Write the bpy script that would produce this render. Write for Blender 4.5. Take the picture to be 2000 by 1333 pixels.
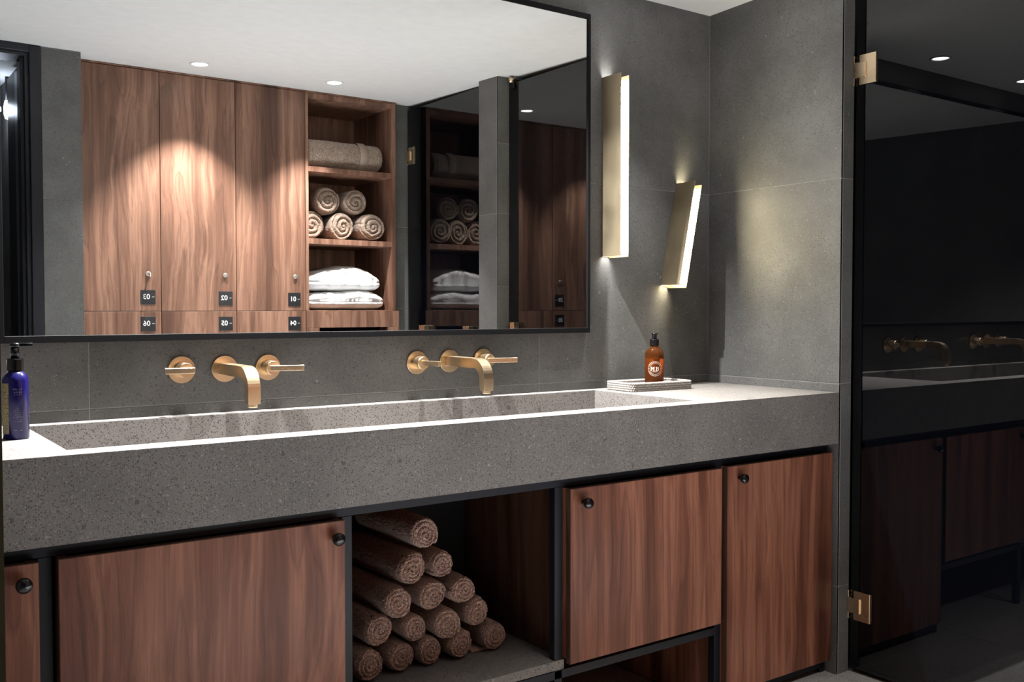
import bpy, bmesh, math, random
from mathutils import Vector, Matrix, noise
R = math.radians
PI = math.pi
scene = bpy.context.scene
for o in list(bpy.data.objects):
    bpy.data.objects.remove(o)
C = scene.collection
H = 0.97                      # worktop height above the floor; heights below are given from the worktop

# ------------------------------------------------------------------ camera
yaw, pitch = 0.62065, -0.03153
fw = Vector((math.sin(yaw)*math.cos(pitch), math.cos(yaw)*math.cos(pitch), math.sin(pitch)))
rt = Vector((math.cos(yaw), -math.sin(yaw), 0))
upv = rt.cross(fw)
cd = bpy.data.cameras.new('camera')
cam = bpy.data.objects.new('camera', cd)
C.objects.link(cam)
m = Matrix((rt, upv, -fw)).transposed().to_4x4()
m.translation = Vector((-2.8173, -2.6303, 0.2854+H))
cam.matrix_world = m
cd.sensor_width = 36
cd.lens = 1897.0/2000*36
cd.shift_y = -0.002
cd.clip_start = 0.02
scene.camera = cam

# ------------------------------------------------------------------ world and exposure
w = bpy.data.worlds.new('world')
scene.world = w
w.use_nodes = True
w.node_tree.nodes['Background'].inputs[0].default_value = (0.55, 0.62, 0.75, 1)
w.node_tree.nodes['Background'].inputs[1].default_value = 0.15
vs = scene.view_settings
vs.view_transform = 'Standard'
vs.look = 'None'
vs.gamma = 1
vs.use_curve_mapping = False
vs.exposure = 0.0
scene.cycles.max_bounces = 10
scene.cycles.glossy_bounces = 6
scene.cycles.sample_clamp_indirect = 6
scene.cycles.caustics_reflective = False
scene.cycles.caustics_refractive = False

P_VANITY = 570.0      # watts of the downlights over the basin
P_LOCKER = 180.0      # watts of the downlights before the lockers
E_SCONCE_W = 95.0
E_SCONCE_Y = 118.0

P_UP = 24.0
def area(name, loc, rot, sx, sy, power, col):
    l = bpy.data.lights.new(name, 'AREA')
    l.shape = 'RECTANGLE'; l.size = sx; l.size_y = sy
    l.energy = power; l.color = col
    o = bpy.data.objects.new(name, l)
    o.location = loc; o.rotation_euler = rot
    C.objects.link(o)
    return o

bl = area('added_bounce_fill', (-1.12, -1.72, H-.84), (PI, 0, 0), 1.9, .9, P_UP, (.90, .96, 1.0))  # added unseen fill, stands in for light bounced off the floor
bl.data.spread = R(160)

# ------------------------------------------------------------------ materials
def mat(name):
    m = bpy.data.materials.new(name); m.use_nodes = True
    nt = m.node_tree
    b = nt.nodes['Principled BSDF']
    return m, nt, b
def N(nt, t, **kw):
    n = nt.nodes.new(t)
    for k, v in kw.items():
        if k.startswith('i_'):
            key = k[2:]
            n.inputs[int(key) if key.isdigit() else key].default_value = v
        else: setattr(n, k, v)
    return n
def L(nt, a, b): nt.links.new(a, b)
def ramp(nt, stops, interp='LINEAR'):
    n = nt.nodes.new('ShaderNodeValToRGB'); cr = n.color_ramp; cr.interpolation = interp
    while len(cr.elements) < len(stops): cr.elements.new(0.5)
    for e, (p, c) in zip(cr.elements, stops):
        e.position = p; e.color = (c[0], c[1], c[2], 1) if len(c) > 2 else (c[0],)*3+(1,)
    return n
def mixc(nt, a, b, fac, mode='MIX'):
    n = nt.nodes.new('ShaderNodeMix'); n.data_type = 'RGBA'; n.blend_type = mode
    for s, v in ((n.inputs[0], fac), (n.inputs[6], a), (n.inputs[7], b)):
        if hasattr(v, 'links') or isinstance(v, bpy.types.NodeSocket): L(nt, v, s)
        elif isinstance(v, (int, float)): s.default_value = v
        else: s.default_value = (*v, 1)
    return n.outputs[2]
def plain(name, col, rough=.5, metal=0, spec=.5, **kw):
    m, nt, b = mat(name)
    tc = N(nt, 'ShaderNodeTexCoord'); nz = N(nt, 'ShaderNodeTexNoise', i_Scale=18.0, i_Detail=3.0)
    L(nt, tc.outputs['Object'], nz.inputs['Vector'])
    c = mixc(nt, tuple(x*.93 for x in col), tuple(min(1, x*1.05) for x in col), nz.outputs[0])
    L(nt, c, b.inputs['Base Color'])
    b.inputs['Roughness'].default_value = rough; b.inputs['Metallic'].default_value = metal
    b.inputs['Specular IOR Level'].default_value = spec
    for k, v in kw.items(): b.inputs[k].default_value = v
    return m
def offset_coords(nt, scale=(1, 1, 1), spread=37.0):
    tc = N(nt, 'ShaderNodeTexCoord'); oi = N(nt, 'ShaderNodeObjectInfo')
    ml = N(nt, 'ShaderNodeMath', operation='MULTIPLY'); ml.inputs[1].default_value = spread
    L(nt, oi.outputs['Random'], ml.inputs[0])
    va = N(nt, 'ShaderNodeVectorMath', operation='ADD')
    L(nt, tc.outputs['Object'], va.inputs[0]); L(nt, ml.outputs[0], va.inputs[1])
    mp = N(nt, 'ShaderNodeMapping'); mp.inputs['Scale'].default_value = scale
    L(nt, va.outputs[0], mp.inputs[0])
    return mp.outputs[0]

def stone(name, base, dark, light, cloud=.18, vs_=1.0, rough=.55, dens=.36, ldens=.2, grain=.35, big=False):
    m, nt, b = mat(name)
    co = offset_coords(nt)
    n1 = N(nt, 'ShaderNodeTexNoise', i_Scale=4.0, i_Detail=5.0, i_Roughness=.6); L(nt, co, n1.inputs['Vector'])
    r1 = ramp(nt, [(.3, (1-cloud,)*3), (.7, (1+cloud,)*3)]); L(nt, n1.outputs[0], r1.inputs[0])
    n2 = N(nt, 'ShaderNodeTexNoise', i_Scale=330.0*vs_, i_Detail=4.0, i_Roughness=.9); L(nt, co, n2.inputs['Vector'])
    r2 = ramp(nt, [(.3, (1-grain,)*3), (.7, (1+grain,)*3)]); L(nt, n2.outputs[0], r2.inputs[0])
    c = mixc(nt, base, r1.outputs[0], 1.0, 'MULTIPLY')
    c = mixc(nt, c, r2.outputs[0], 1.0, 'MULTIPLY')
    def spots(scale, col, th, size, c, warp=.35):
        wn = N(nt, 'ShaderNodeTexNoise', i_Scale=scale*1.3, i_Detail=2.0); L(nt, co, wn.inputs['Vector'])
        wv = N(nt, 'ShaderNodeVectorMath', operation='SCALE'); wv.inputs[3].default_value = warp/scale*1.6
        L(nt, wn.outputs['Color'], wv.inputs[0])
        ad = N(nt, 'ShaderNodeVectorMath', operation='ADD'); L(nt, co, ad.inputs[0]); L(nt, wv.outputs[0], ad.inputs[1])
        v = N(nt, 'ShaderNodeTexVoronoi', i_Scale=scale); L(nt, ad.outputs[0], v.inputs['Vector'])
        s = N(nt, 'ShaderNodeSeparateColor'); L(nt, v.outputs['Color'], s.inputs[0])
        lt = N(nt, 'ShaderNodeMath', operation='LESS_THAN'); lt.inputs[1].default_value = th; L(nt, s.outputs[0], lt.inputs[0])
        sz = N(nt, 'ShaderNodeMath', operation='MULTIPLY_ADD'); sz.inputs[1].default_value = size; sz.inputs[2].default_value = size*.35
        L(nt, s.outputs[1], sz.inputs[0])
        ls = N(nt, 'ShaderNodeMath', operation='LESS_THAN'); L(nt, v.outputs['Distance'], ls.inputs[0]); L(nt, sz.outputs[0], ls.inputs[1])
        mu = N(nt, 'ShaderNodeMath', operation='MULTIPLY'); L(nt, lt.outputs[0], mu.inputs[0]); L(nt, ls.outputs[0], mu.inputs[1])
        m2 = N(nt, 'ShaderNodeMath', operation='MULTIPLY'); m2.inputs[1].default_value = .8; L(nt, mu.outputs[0], m2.inputs[0])
        return mixc(nt, c, col, m2.outputs[0])
    c = spots(240*vs_, dark, dens, .42, c)
    c = spots(120*vs_, dark, dens*.30, .30, c)
    c = spots(190*vs_, light, ldens, .32, c)
    c = spots(70*vs_, light, ldens*.22, .24, c)
    if big: c = spots(48*vs_, tuple(x*1.6 for x in dark), dens*.18, .26, c)
    L(nt, c, b.inputs['Base Color'])
    b.inputs['Roughness'].default_value = rough
    b.inputs['Specular IOR Level'].default_value = .35
    bp = N(nt, 'ShaderNodeBump', i_Strength=.12, i_Distance=.001); L(nt, n2.outputs[0], bp.inputs['Height']); L(nt, bp.outputs[0], b.inputs['Normal'])
    return m

def wood(name, cols, rough=.42, bumpv=.06):
    m, nt, b = mat(name)
    oi = offset_coords(nt, (1, 1, 1))
    def mp(s):
        n = N(nt, 'ShaderNodeMapping'); n.inputs['Scale'].default_value = s; L(nt, oi, n.inputs[0]); return n.outputs[0]
    # slow bend of the grain along its length
    nb = N(nt, 'ShaderNodeTexNoise', i_Scale=1.0, i_Detail=2.0); L(nt, mp((3.2, 3.2, 1.5)), nb.inputs['Vector'])
    sb = N(nt, 'ShaderNodeMath', operation='SUBTRACT'); sb.inputs[1].default_value = .5; L(nt, nb.outputs[0], sb.inputs[0])
    sc = N(nt, 'ShaderNodeMath', operation='MULTIPLY'); sc.inputs[1].default_value = .09; L(nt, sb.outputs[0], sc.inputs[0])
    cx = N(nt, 'ShaderNodeCombineXYZ'); L(nt, sc.outputs[0], cx.inputs[0]); L(nt, sc.outputs[0], cx.inputs[1])
    ad = N(nt, 'ShaderNodeVectorMath', operation='ADD'); L(nt, oi, ad.inputs[0]); L(nt, cx.outputs[0], ad.inputs[1])
    def mq(s):
        n = N(nt, 'ShaderNodeMapping'); n.inputs['Scale'].default_value = s; L(nt, ad.outputs[0], n.inputs[0]); return n.outputs[0]
    nA = N(nt, 'ShaderNodeTexNoise', i_Scale=1.0, i_Detail=4.0, i_Roughness=.55); L(nt, mq((9.5, 9.5, .33)), nA.inputs['Vector'])
    rA = ramp(nt, [(.33, cols[0]), (.43, cols[1]), (.50, cols[2]), (.56, cols[1]), (.62, cols[3]), (.68, cols[1])]); L(nt, nA.outputs[0], rA.inputs[0])
    # dark growth lines, sharp on one side
    nB = N(nt, 'ShaderNodeTexNoise', i_Scale=1.0, i_Detail=1.5, i_Roughness=.4); L(nt, mq((9, 9, .4)), nB.inputs['Vector'])
    mB = N(nt, 'ShaderNodeMath', operation='MULTIPLY'); mB.inputs[1].default_value = 11.0; L(nt, nB.outputs[0], mB.inputs[0])
    fB = N(nt, 'ShaderNodeMath', operation='FRACT'); L(nt, mB.outputs[0], fB.inputs[0])
    rB = ramp(nt, [(0, (.62,)*3), (.07, (.8,)*3), (.35, (1.0,)*3), (.93, (1.06,)*3), (1, (.66,)*3)]); L(nt, fB.outputs[0], rB.inputs[0])
    nC = N(nt, 'ShaderNodeTexNoise', i_Scale=1.0, i_Detail=3.0, i_Roughness=.7); L(nt, mq((330, 330, 5)), nC.inputs['Vector'])
    rC = ramp(nt, [(.3, (.78,)*3), (.7, (1.2,)*3)]); L(nt, nC.outputs[0], rC.inputs[0])
    nD = N(nt, 'ShaderNodeTexNoise', i_Scale=1.0, i_Detail=2.0, i_Roughness=.7); L(nt, mq((110, 110, 1.2)), nD.inputs['Vector'])
    rD = ramp(nt, [(.3, (.88,)*3), (.7, (1.12,)*3)]); L(nt, nD.outputs[0], rD.inputs[0])
    c = mixc(nt, rA.outputs[0], rB.outputs[0], .7, 'MULTIPLY')
    c = mixc(nt, c, rC.outputs[0], .8, 'MULTIPLY')
    c = mixc(nt, c, rD.outputs[0], 1.0, 'MULTIPLY')
    L(nt, c, b.inputs['Base Color'])
    b.inputs['Roughness'].default_value = rough
    b.inputs['Specular IOR Level'].default_value = .3
    bp = N(nt, 'ShaderNodeBump', i_Strength=bumpv, i_Distance=.0006); L(nt, nC.outputs[0], bp.inputs['Height']); L(nt, bp.outputs[0], b.inputs['Normal'])
    return m

def brushed(name, col, rough=.28, an=.0):
    m, nt, b = mat(name)
    tc = N(nt, 'ShaderNodeTexCoord'); mp = N(nt, 'ShaderNodeMapping'); mp.inputs['Scale'].default_value = (9, 9, 9)
    L(nt, tc.outputs['Object'], mp.inputs[0])
    nz = N(nt, 'ShaderNodeTexNoise', i_Scale=1.0, i_Detail=2.0); L(nt, mp.outputs[0], nz.inputs['Vector'])
    r = ramp(nt, [(.3, (rough*.9,)*3), (.7, (rough*1.12,)*3)]); L(nt, nz.outputs[0], r.inputs[0]); L(nt, r.outputs[0], b.inputs['Roughness'])
    c = mixc(nt, tuple(x*.97 for x in col), col, nz.outputs[0]); L(nt, c, b.inputs['Base Color'])
    b.inputs['Metallic'].default_value = 1
    return m

def terry(name, c1, c2, sc=1.0, fuzz=1.0):
    m, nt, b = mat(name)
    co = offset_coords(nt)
    n1 = N(nt, 'ShaderNodeTexNoise', i_Scale=330.0*sc, i_Detail=2.0, i_Roughness=.7); L(nt, co, n1.inputs['Vector'])
    n2 = N(nt, 'ShaderNodeTexNoise', i_Scale=26.0, i_Detail=4.0, i_Roughness=.6); L(nt, co, n2.inputs['Vector'])
    r = ramp(nt, [(.36, tuple(x*.30 for x in c1)), (.5, c1), (.64, tuple(min(1, x*1.15) for x in c2))]); L(nt, n1.outputs[0], r.inputs[0])
    r2 = ramp(nt, [(.3, (.85,)*3), (.7, (1.12,)*3)]); L(nt, n2.outputs[0], r2.inputs[0])
    c = mixc(nt, r.outputs[0], r2.outputs[0], 1.0, 'MULTIPLY'); L(nt, c, b.inputs['Base Color'])
    b.inputs['Roughness'].default_value = 1; b.inputs['Specular IOR Level'].default_value = .05
    b.inputs['Sheen Weight'].default_value = .35*fuzz
    bp = N(nt, 'ShaderNodeBump', i_Strength=.9*fuzz, i_Distance=.003); L(nt, n1.outputs[0], bp.inputs['Height']); L(nt, bp.outputs[0], b.inputs['Normal'])
    return m

def emitter(name, col, s):
    m, nt, b = mat(name)
    tc = N(nt, 'ShaderNodeTexCoord')
    b.inputs['Base Color'].default_value = (.9, .9, .9, 1)
    b.inputs['Emission Color'].default_value = (*col, 1)
    b.inputs['Emission Strength'].default_value = s
    return m

M = {}
M['wall'] = stone('dark grey stone tile', (.125, .125, .121), (.065, .064, .063), (.24, .235, .225), cloud=.26, dens=.16, ldens=.08, grain=.34, rough=.5)
M['floorstone'] = stone('pale speckled floor stone', (.30, .285, .27), (.10, .095, .09), (.45, .43, .40), cloud=.12, dens=.3, ldens=.2, rough=.5)
M['grout'] = plain('pale grout', (.30, .30, .29), .9)
M['top'] = stone('speckled grey stone', (.185, .172, .162), (.055, .05, .046), (.30, .285, .265), cloud=.16, dens=.40, ldens=.16, grain=.42, rough=.6, big=True)
M['wood'] = wood('walnut', [(.078, .027, .016), (.195, .074, .045), (.300, .125, .078), (.132, .049, .030)])
M['woodtop'] = wood('locker walnut', [(.105, .052, .036), (.215, .112, .076), (.31, .17, .118), (.16, .082, .056)])
M['edge'] = wood('walnut edging and niche shade', [(.045, .021, .014), (.085, .040, .026), (.115, .056, .037), (.06, .03, .02)])
M['black'] = plain('black metal', (.005, .005, .006), .55, spec=.12)
M['navy'] = plain('blue black metal', (.010, .011, .017), .42, spec=.3)
M['knob'] = plain('gloss black', (.006, .006, .007), .18)
M['brass'] = brushed('brushed brass', (.80, .62, .41), .27)
M['brassdull'] = brushed('satin brass sheet', (.56, .47, .32), .5)
M['goldtrim'] = plain('bronze door edge', (.42, .32, .16), .5)
M['chrome'] = plain('chrome', (.85, .84, .80), .38, 1)
M['ceil'] = plain('white ceiling paint', (.82, .83, .83), .85)
M['plate'] = plain('anthracite plate', (.008, .009, .013), .4)
M['print'] = plain('white print', (.75, .75, .75), .6)
M['cream'] = plain('cream print', (.70, .62, .48), .6)
M['rattan'] = plain('white rattan', (.37, .34, .315), .7)
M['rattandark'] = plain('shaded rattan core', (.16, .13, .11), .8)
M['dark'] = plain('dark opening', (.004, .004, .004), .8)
M['towel_shaded'] = terry('shaded brown terry', (.40, .245, .19), (.60, .41, .34))  # same towel as the beige, the niche's dimmer light put into its colour
M['towel'] = terry('beige terry', (.40, .30, .24), (.54, .43, .36), .8, .8)
M['towelband'] = plain('flat woven band', (.40, .31, .25), .85)
M['robe'] = plain('white cotton', (.88, .88, .89), .95, spec=.1)
M['steel'] = plain('brushed steel', (.35, .38, .45), .4, 1)
M['whitebottle'] = plain('white plastic', (.75, .70, .68), .4)
m, nt, b = mat('mirror silver'); b.inputs['Base Color'].default_value = (.93, .94, .94, 1); b.inputs['Metallic'].default_value = 1; b.inputs['Roughness'].default_value = 0.0; M['mirror'] = m
m, nt, b = mat('smoked glass'); b.inputs['Base Color'].default_value = (.0025, .003, .005, 1); b.inputs['Roughness'].default_value = 0.0; b.inputs['IOR'].default_value = 1.54; b.inputs['Transmission Weight'].default_value = .5; M['glass'] = m
m, nt, b = mat('cobalt plastic')
b.inputs['Base Color'].default_value = (.007, .005, .085, 1); b.inputs['Roughness'].default_value = .22; M['cobalt'] = m
m, nt, b = mat('gold pattern')
tc = N(nt, 'ShaderNodeTexCoord'); v = N(nt, 'ShaderNodeTexVoronoi', i_Scale=260.0); L(nt, tc.outputs['Object'], v.inputs['Vector'])
r_ = ramp(nt, [(.28, (.03, .025, .06)), (.4, (.27, .22, .09))]); L(nt, v.outputs['Distance'], r_.inputs[0]); L(nt, r_.outputs[0], b.inputs['Base Color']); b.inputs['Roughness'].default_value = .4; M['goldpat'] = m
m, nt, b = mat('amber glass'); b.inputs['Base Color'].default_value = (.42, .13, .03, 1); b.inputs['Transmission Weight'].default_value = .92; b.inputs['Roughness'].default_value = .03; b.inputs['IOR'].default_value = 1.25; M['amber'] = m
m, nt, b = mat('amber soap'); b.inputs['Base Color'].default_value = (.42, .115, .022, 1); b.inputs['Roughness'].default_value = .4; b.inputs['Transmission Weight'].default_value = .25; b.inputs['Emission Strength'].default_value = 0; M['soap'] = m
M['led_white'] = emitter('white lamp tube', (1.0, .97, .93), E_SCONCE_W)
M['led_warm'] = emitter('warm lamp tube', (1.0, .86, .56), E_SCONCE_Y)
M['led_down'] = emitter('downlight lens', (1.0, .98, .95), 30.0)
M['led_cool'] = emitter('corridor lamp', (.80, .88, 1.0), 12.0)

# ------------------------------------------------------------------ helpers
def zc(y): return 1.411 + .033*abs(y)     # ceiling height over the worktop, it falls slightly to the mirror wall
def obj(name, bm, mt, parent=None, smooth=False, loc=None, rot=None):
    me = bpy.data.meshes.new(name)
    bmesh.ops.recalc_face_normals(bm, faces=bm.faces)
    bm.to_mesh(me); bm.free()
    if smooth:
        for p in me.polygons: p.use_smooth = True
    mts = mt if isinstance(mt, (list, tuple)) else [mt]
    for x in mts: me.materials.append(M[x])
    o = bpy.data.objects.new(name, me)
    if loc: o.location = loc
    if rot: o.rotation_euler = rot
    C.objects.link(o)
    if parent: o.parent = parent
    return o
def thing(name, label, cat, loc=(0, 0, 0), rot=(0, 0, 0), group=None):
    o = bpy.data.objects.new(name, None); o.empty_display_size = .05; C.objects.link(o)
    o.location = loc; o.rotation_euler = rot
    o['label'] = label; o['category'] = cat
    if group: o['group'] = group
    return o
def tag(o, label, cat, group=None, kind=None):
    o['label'] = label; o['category'] = cat
    if group: o['group'] = group
    if kind: o['kind'] = kind
    return o
def struct(o, label=None):
    o['kind'] = 'structure'
    if label: o['label'] = label
    return o
def box(bm, x0, x1, y0, y1, z0, z1, bev=0, seg=1):
    r = bmesh.ops.create_cube(bm, size=1)
    vs = r['verts']
    for v in vs:
        v.co = Vector((x0+(x1-x0)*(v.co.x+.5), y0+(y1-y0)*(v.co.y+.5), z0+(z1-z0)*(v.co.z+.5)))
    if bev:
        es = {e for v in vs for e in v.link_edges}
        bmesh.ops.bevel(bm, geom=list(es), offset=bev, segments=seg, affect='EDGES', profile=.5)
    return bm
def B(x0, x1, y0, y1, z0, z1, bev=0, seg=1): return box(bmesh.new(), min(x0, x1), max(x0, x1), min(y0, y1), max(y0, y1), min(z0, z1), max(z0, z1), bev, seg)
def W(x0, x1, y0, y1, z0, z1, bev=0, seg=1): return B(x0, x1, y0, y1, z0+H, z1+H, bev, seg)
def lathe(prof, n=32, bm=None, M4=None):
    bm = bm or bmesh.new(); rings = []
    for r, z in prof:
        if r < 1e-6: rings.append([bm.verts.new((0, 0, z))])
        else: rings.append([bm.verts.new((r*math.cos(2*PI*k/n), r*math.sin(2*PI*k/n), z)) for k in range(n)])
    for a, b_ in zip(rings, rings[1:]):
        for k in range(n):
            k2 = (k+1) % n
            if len(a) == 1 and len(b_) == 1: continue
            if len(a) == 1: bm.faces.new((a[0], b_[k], b_[k2]))
            elif len(b_) == 1: bm.faces.new((a[k], a[k2], b_[0]))
            else: bm.faces.new((a[k], a[k2], b_[k2], b_[k]))
    if M4: bmesh.ops.transform(bm, matrix=M4, verts=[v for rg in rings for v in rg])
    return bm
def tube(path, rad, n=10, closed=False, bm=None, caps=True):
    bm = bm or bmesh.new(); path = [Vector(p) for p in path]; rings = []
    k = len(path)
    for i, p in enumerate(path):
        a = path[(i-1) % k] if (closed or i > 0) else path[i]; b_ = path[(i+1) % k] if (closed or i < k-1) else path[i]
        t = (b_-a).normalized(); ref = Vector((0, 0, 1)) if abs(t.z) < .9 else Vector((1, 0, 0))
        u = t.cross(ref).normalized(); v = u.cross(t)
        r = rad(i) if callable(rad) else rad
        rings.append([bm.verts.new(p+(u*math.cos(2*PI*j/n)+v*math.sin(2*PI*j/n))*r) for j in range(n)])
    for i in range(k if closed else k-1):
        A, Bq = rings[i], rings[(i+1) % k]
        for j in range(n): bm.faces.new((A[j], A[(j+1) % n], Bq[(j+1) % n], Bq[j]))
    if caps and not closed: bm.faces.new(rings[0]); bm.faces.new(rings[-1])
    return bm
def prism(pts2, h0, h1, f):
    """outline pts2 (a,b) extruded from h0 to h1; f maps (a,b,h) to xyz"""
    bm = bmesh.new()
    A = [bm.verts.new(f(a, b_, h0)) for a, b_ in pts2]; Bq = [bm.verts.new(f(a, b_, h1)) for a, b_ in pts2]
    bm.faces.new(A); bm.faces.new(Bq)
    n = len(pts2)
    for i in range(n): bm.faces.new((A[i], A[(i+1) % n], Bq[(i+1) % n], Bq[i]))
    return bm
_txt = {}
def text_bm(s, size, depth=.0002, bold=0.0):
    cu = bpy.data.curves.new('t', 'FONT'); cu.body = s; cu.size = size; cu.extrude = depth; cu.offset = bold; cu.align_x = 'CENTER'; cu.align_y = 'CENTER'
    cu.resolution_u = 3
    o = bpy.data.objects.new('t', cu); C.objects.link(o)
    bpy.context.view_layer.update()
    dg = bpy.context.evaluated_depsgraph_get()
    me = bpy.data.meshes.new_from_object(o.evaluated_get(dg))
    bm = bmesh.new(); bm.from_mesh(me)
    bpy.data.objects.remove(o); bpy.data.curves.remove(cu); bpy.data.meshes.remove(me)
    return bm
def xf(bm, M4): bmesh.ops.transform(bm, matrix=M4, verts=bm.verts); return bm

# ------------------------------------------------------------------ room shell
GZ = 0.0012   # grout recess
TILE_Z = [-.97, -.667, .029, .725, 1.411]
def tile_face(parent, axis, pos, sgn, a_edges, z_edges, top=None, thick=.008, gap=.0012):
    """tiles on a plane: axis 'y' -> plane y=pos, tile body grows by sgn*thick away from the room"""
    for a0, a1 in zip(a_edges, a_edges[1:]):
        for z0, z1 in zip(z_edges, z_edges[1:]):
            zt = z1
            A0, A1 = min(a0, a1)+gap, max(a0, a1)-gap
            if axis == 'y': bm = W(A0, A1, pos, pos+sgn*thick, z0+gap, zt-gap, .0006)
            else: bm = W(pos, pos+sgn*thick, A0, A1, z0+gap, zt-gap, .0006)
            obj('tile', bm, 'wall', parent)
def tiled_wall(name, axis, pos, sgn, a_edges, z_edges, depth=.10):
    a0, a1 = min(a_edges), max(a_edges)
    p0, p1 = pos+sgn*(.0012), pos+sgn*depth
    bm = W(a0, a1, p0, p1, z_edges[0], z_edges[-1]) if axis == 'y' else W(p0, p1, a0, a1, z_edges[0], z_edges[-1])
    o = struct(obj(name, bm, 'grout'))
    tile_face(o, axis, pos, sgn, a_edges, z_edges, thick=.008)
    return o

struct(obj('floor', W(-3.1, 1.35, -4.8, .12, -1.06, -.972), 'grout'))
fl = bpy.data.objects['floor']
for i in range(7):
    for j in range(8):
        x0, y0 = -3.1+i*.62, -4.8+j*.6
        obj('floor_tile', W(x0+.0012, x0+.6188, y0+.0012, y0+.5988, -.98, -.97, .0006), 'floorstone', fl)
wb = tiled_wall('wall_back', 'y', 0, 1, [-3.05, -2.258, -.822, 0.0], TILE_Z[:-1]+[1.42])
# right-hand nib wall: its lit side faces the vanity, its narrow end faces the room
wr = struct(obj('wall_right', W(.0012, .0648, -.5988, .1, -.97, 1.43), 'grout'))
tile_face(wr, 'x', 0, 1, [-.6+.0, 0.0], TILE_Z[:-1]+[1.42])
tile_face(wr, 'y', -.6, 1, [.0085, .066], TILE_Z[:-1]+[1.43])
# pier between the two glass doors
G = .066
PY0, PY1 = -1.47, -1.645
pz = [-.97, -.667, .029, .396, .768, 1.124, 1.47]
pr = struct(obj('wall_pier', W(.0012, .30, PY1+.0012, PY0-.0012, -.97, 1.46), 'grout'))
tile_face(pr, 'y', PY0, -1, [.0, .30], pz)
tile_face(pr, 'x', 0, 1, [PY1, PY0-.0085], [-.97, -.667, .029, .768, 1.465])
# wall beside the lockers, carrying the second glass door
ws = tiled_wall('wall_locker_side', 'y', -2.52, -1, [-.035, .30], [-.97, -.30, .285, .77, 1.49])
# rear pier between doorway and lockers
RY = -2.317
wp = struct(obj('wall_rear', W(-1.963, -1.7912, RY-.0012, -3.02, -.97, 1.486), 'grout'))
tile_face(wp, 'y', RY, -1, [-1.963, -1.790], [-.97, -.62, .08, .79, 1.484])
struct(obj('wall_left', W(-3.12, -3.04, -4.7, .1, -.97, 1.56), 'wall'))
struct(obj('wall_rear_left', W(-3.04, -2.86, RY-.02, RY-.14, -.97, 1.49), 'wall'))
struct(obj('wall_corridor', W(-1.963, -1.88, -3.02, -4.7, -.97, 1.56), 'wall'))
struct(obj('wall_corridor_end', W(-3.12, -1.88, -4.7, -4.78, -.97, 1.6), 'wall'))
struct(obj('wall_locker_back', W(-1.88, .30, -3.0, -3.08, -.97, 1.52), 'wall'))
# shower rooms behind the smoked glass
struct(obj('wall_shower_far', W(1.25, 1.33, -3.0, .1, -.97, 1.52), 'wall'))
struct(obj('wall_shower_back', W(.066, 1.25, .0, .1, -.97, 1.43), 'wall'))
struct(obj('wall_shower_end', W(.3, 1.25, -2.60, -2.68, -.97, 1.5), 'wall'))
# ceiling: one sloping plane
bm = bmesh.new()
yb, yf_ = .12, -4.8
for x, y, dz in [(-3.12, yb, 0), (1.35, yb, 0), (1.35, yf_, 0), (-3.12, yf_, 0)]:
    bm.verts.new((x, y, H+1.411-.033*y))
bm.verts.ensure_lookup_table(); bm.faces.new(bm.verts)
r = bmesh.ops.extrude_face_region(bm, geom=bm.faces[:])
for v in [g for g in r['geom'] if isinstance(g, bmesh.types.BMVert)]: v.co.z += .08
struct(obj('ceiling', bm, 'ceil'))
# doorway: black stepped frame, brass-edged left jamb
dr = struct(obj('door_1', W(-2.013, -1.9642, RY+.012, RY-.018, -.97, 1.484, .002), 'navy'), 'black stepped door frame beside the lockers')
obj('door_lining', W(-2.030, -2.013, RY-.01, RY-.16, -.97, 1.47, .001), 'navy', dr)
obj('door_stop', W(-2.045, -2.030, RY-.04, RY-.12, -.97, 1.46, .001), 'navy', dr)
obj('door_head', W(-2.86, -2.013, RY+.012, RY-.018, 1.452, 1.487, .002), 'navy', dr)
obj('head_lining', W(-2.86, -2.030, RY-.01, RY-.16, 1.437, 1.455, .001), 'navy', dr)
obj('brass_edge', W(-2.93, -2.7886, -2.42, -2.40, -.97, 1.48), 'goldtrim', dr)
obj('left_jamb', W(-3.03, -2.7905, -2.40, RY-.02, -.97, 1.48), 'navy', dr)
# second, inner door seen through the doorway
d2 = struct(obj('door_2', W(-2.005, -1.9642, -2.72, -2.99, -.97, 1.46, .001), 'navy'), 'dark inner door standing in the corridor')
obj('steel_edge', W(-2.012, -2.0055, -2.60, -2.72, -.97, 1.44, .001), 'steel', d2)

# ------------------------------------------------------------------ downlights
def downlight(x, y, label, group, power, angle, blend, tilt=(0, 0), col=(1, .93, .84), size=.012):
    z = H+1.411-.033*y
    t = thing('ceiling_light', label, 'light', (x, y, z), (0, 0, 0), group)
    bm = lathe([(.040, -.0005), (.047, -.0005), (.0475, -.003), (.040, -.0045), (.036, -.002), (.034, .01), (.034, .02)], 40)
    obj('rim', bm, 'ceil', t, True)
    obj('lens', lathe([(0, -.0012), (.034, -.0012), (.034, .004), (0, .004)], 32), 'led_down', t)
    l = bpy.data.lights.new('downlight_beam', 'SPOT')
    l.energy = power; l.spot_size = R(angle); l.spot_blend = blend; l.shadow_soft_size = size; l.color = col
    o = bpy.data.objects.new('downlight_beam', l); C.objects.link(o); o.parent = t
    o.location = (0, 0, -.02); o.rotation_euler = (tilt[0], tilt[1], 0)
    return t
WC = (1.0, .985, .965)
downlight(-1.95, -.155, 'round downlight above the left basin spout', 'downlights over the vanity', P_VANITY, 110, 1.0, col=WC)
downlight(-1.20, -.155, 'round downlight above the right basin spout', 'downlights over the vanity', P_VANITY, 110, 1.0, col=WC)
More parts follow.
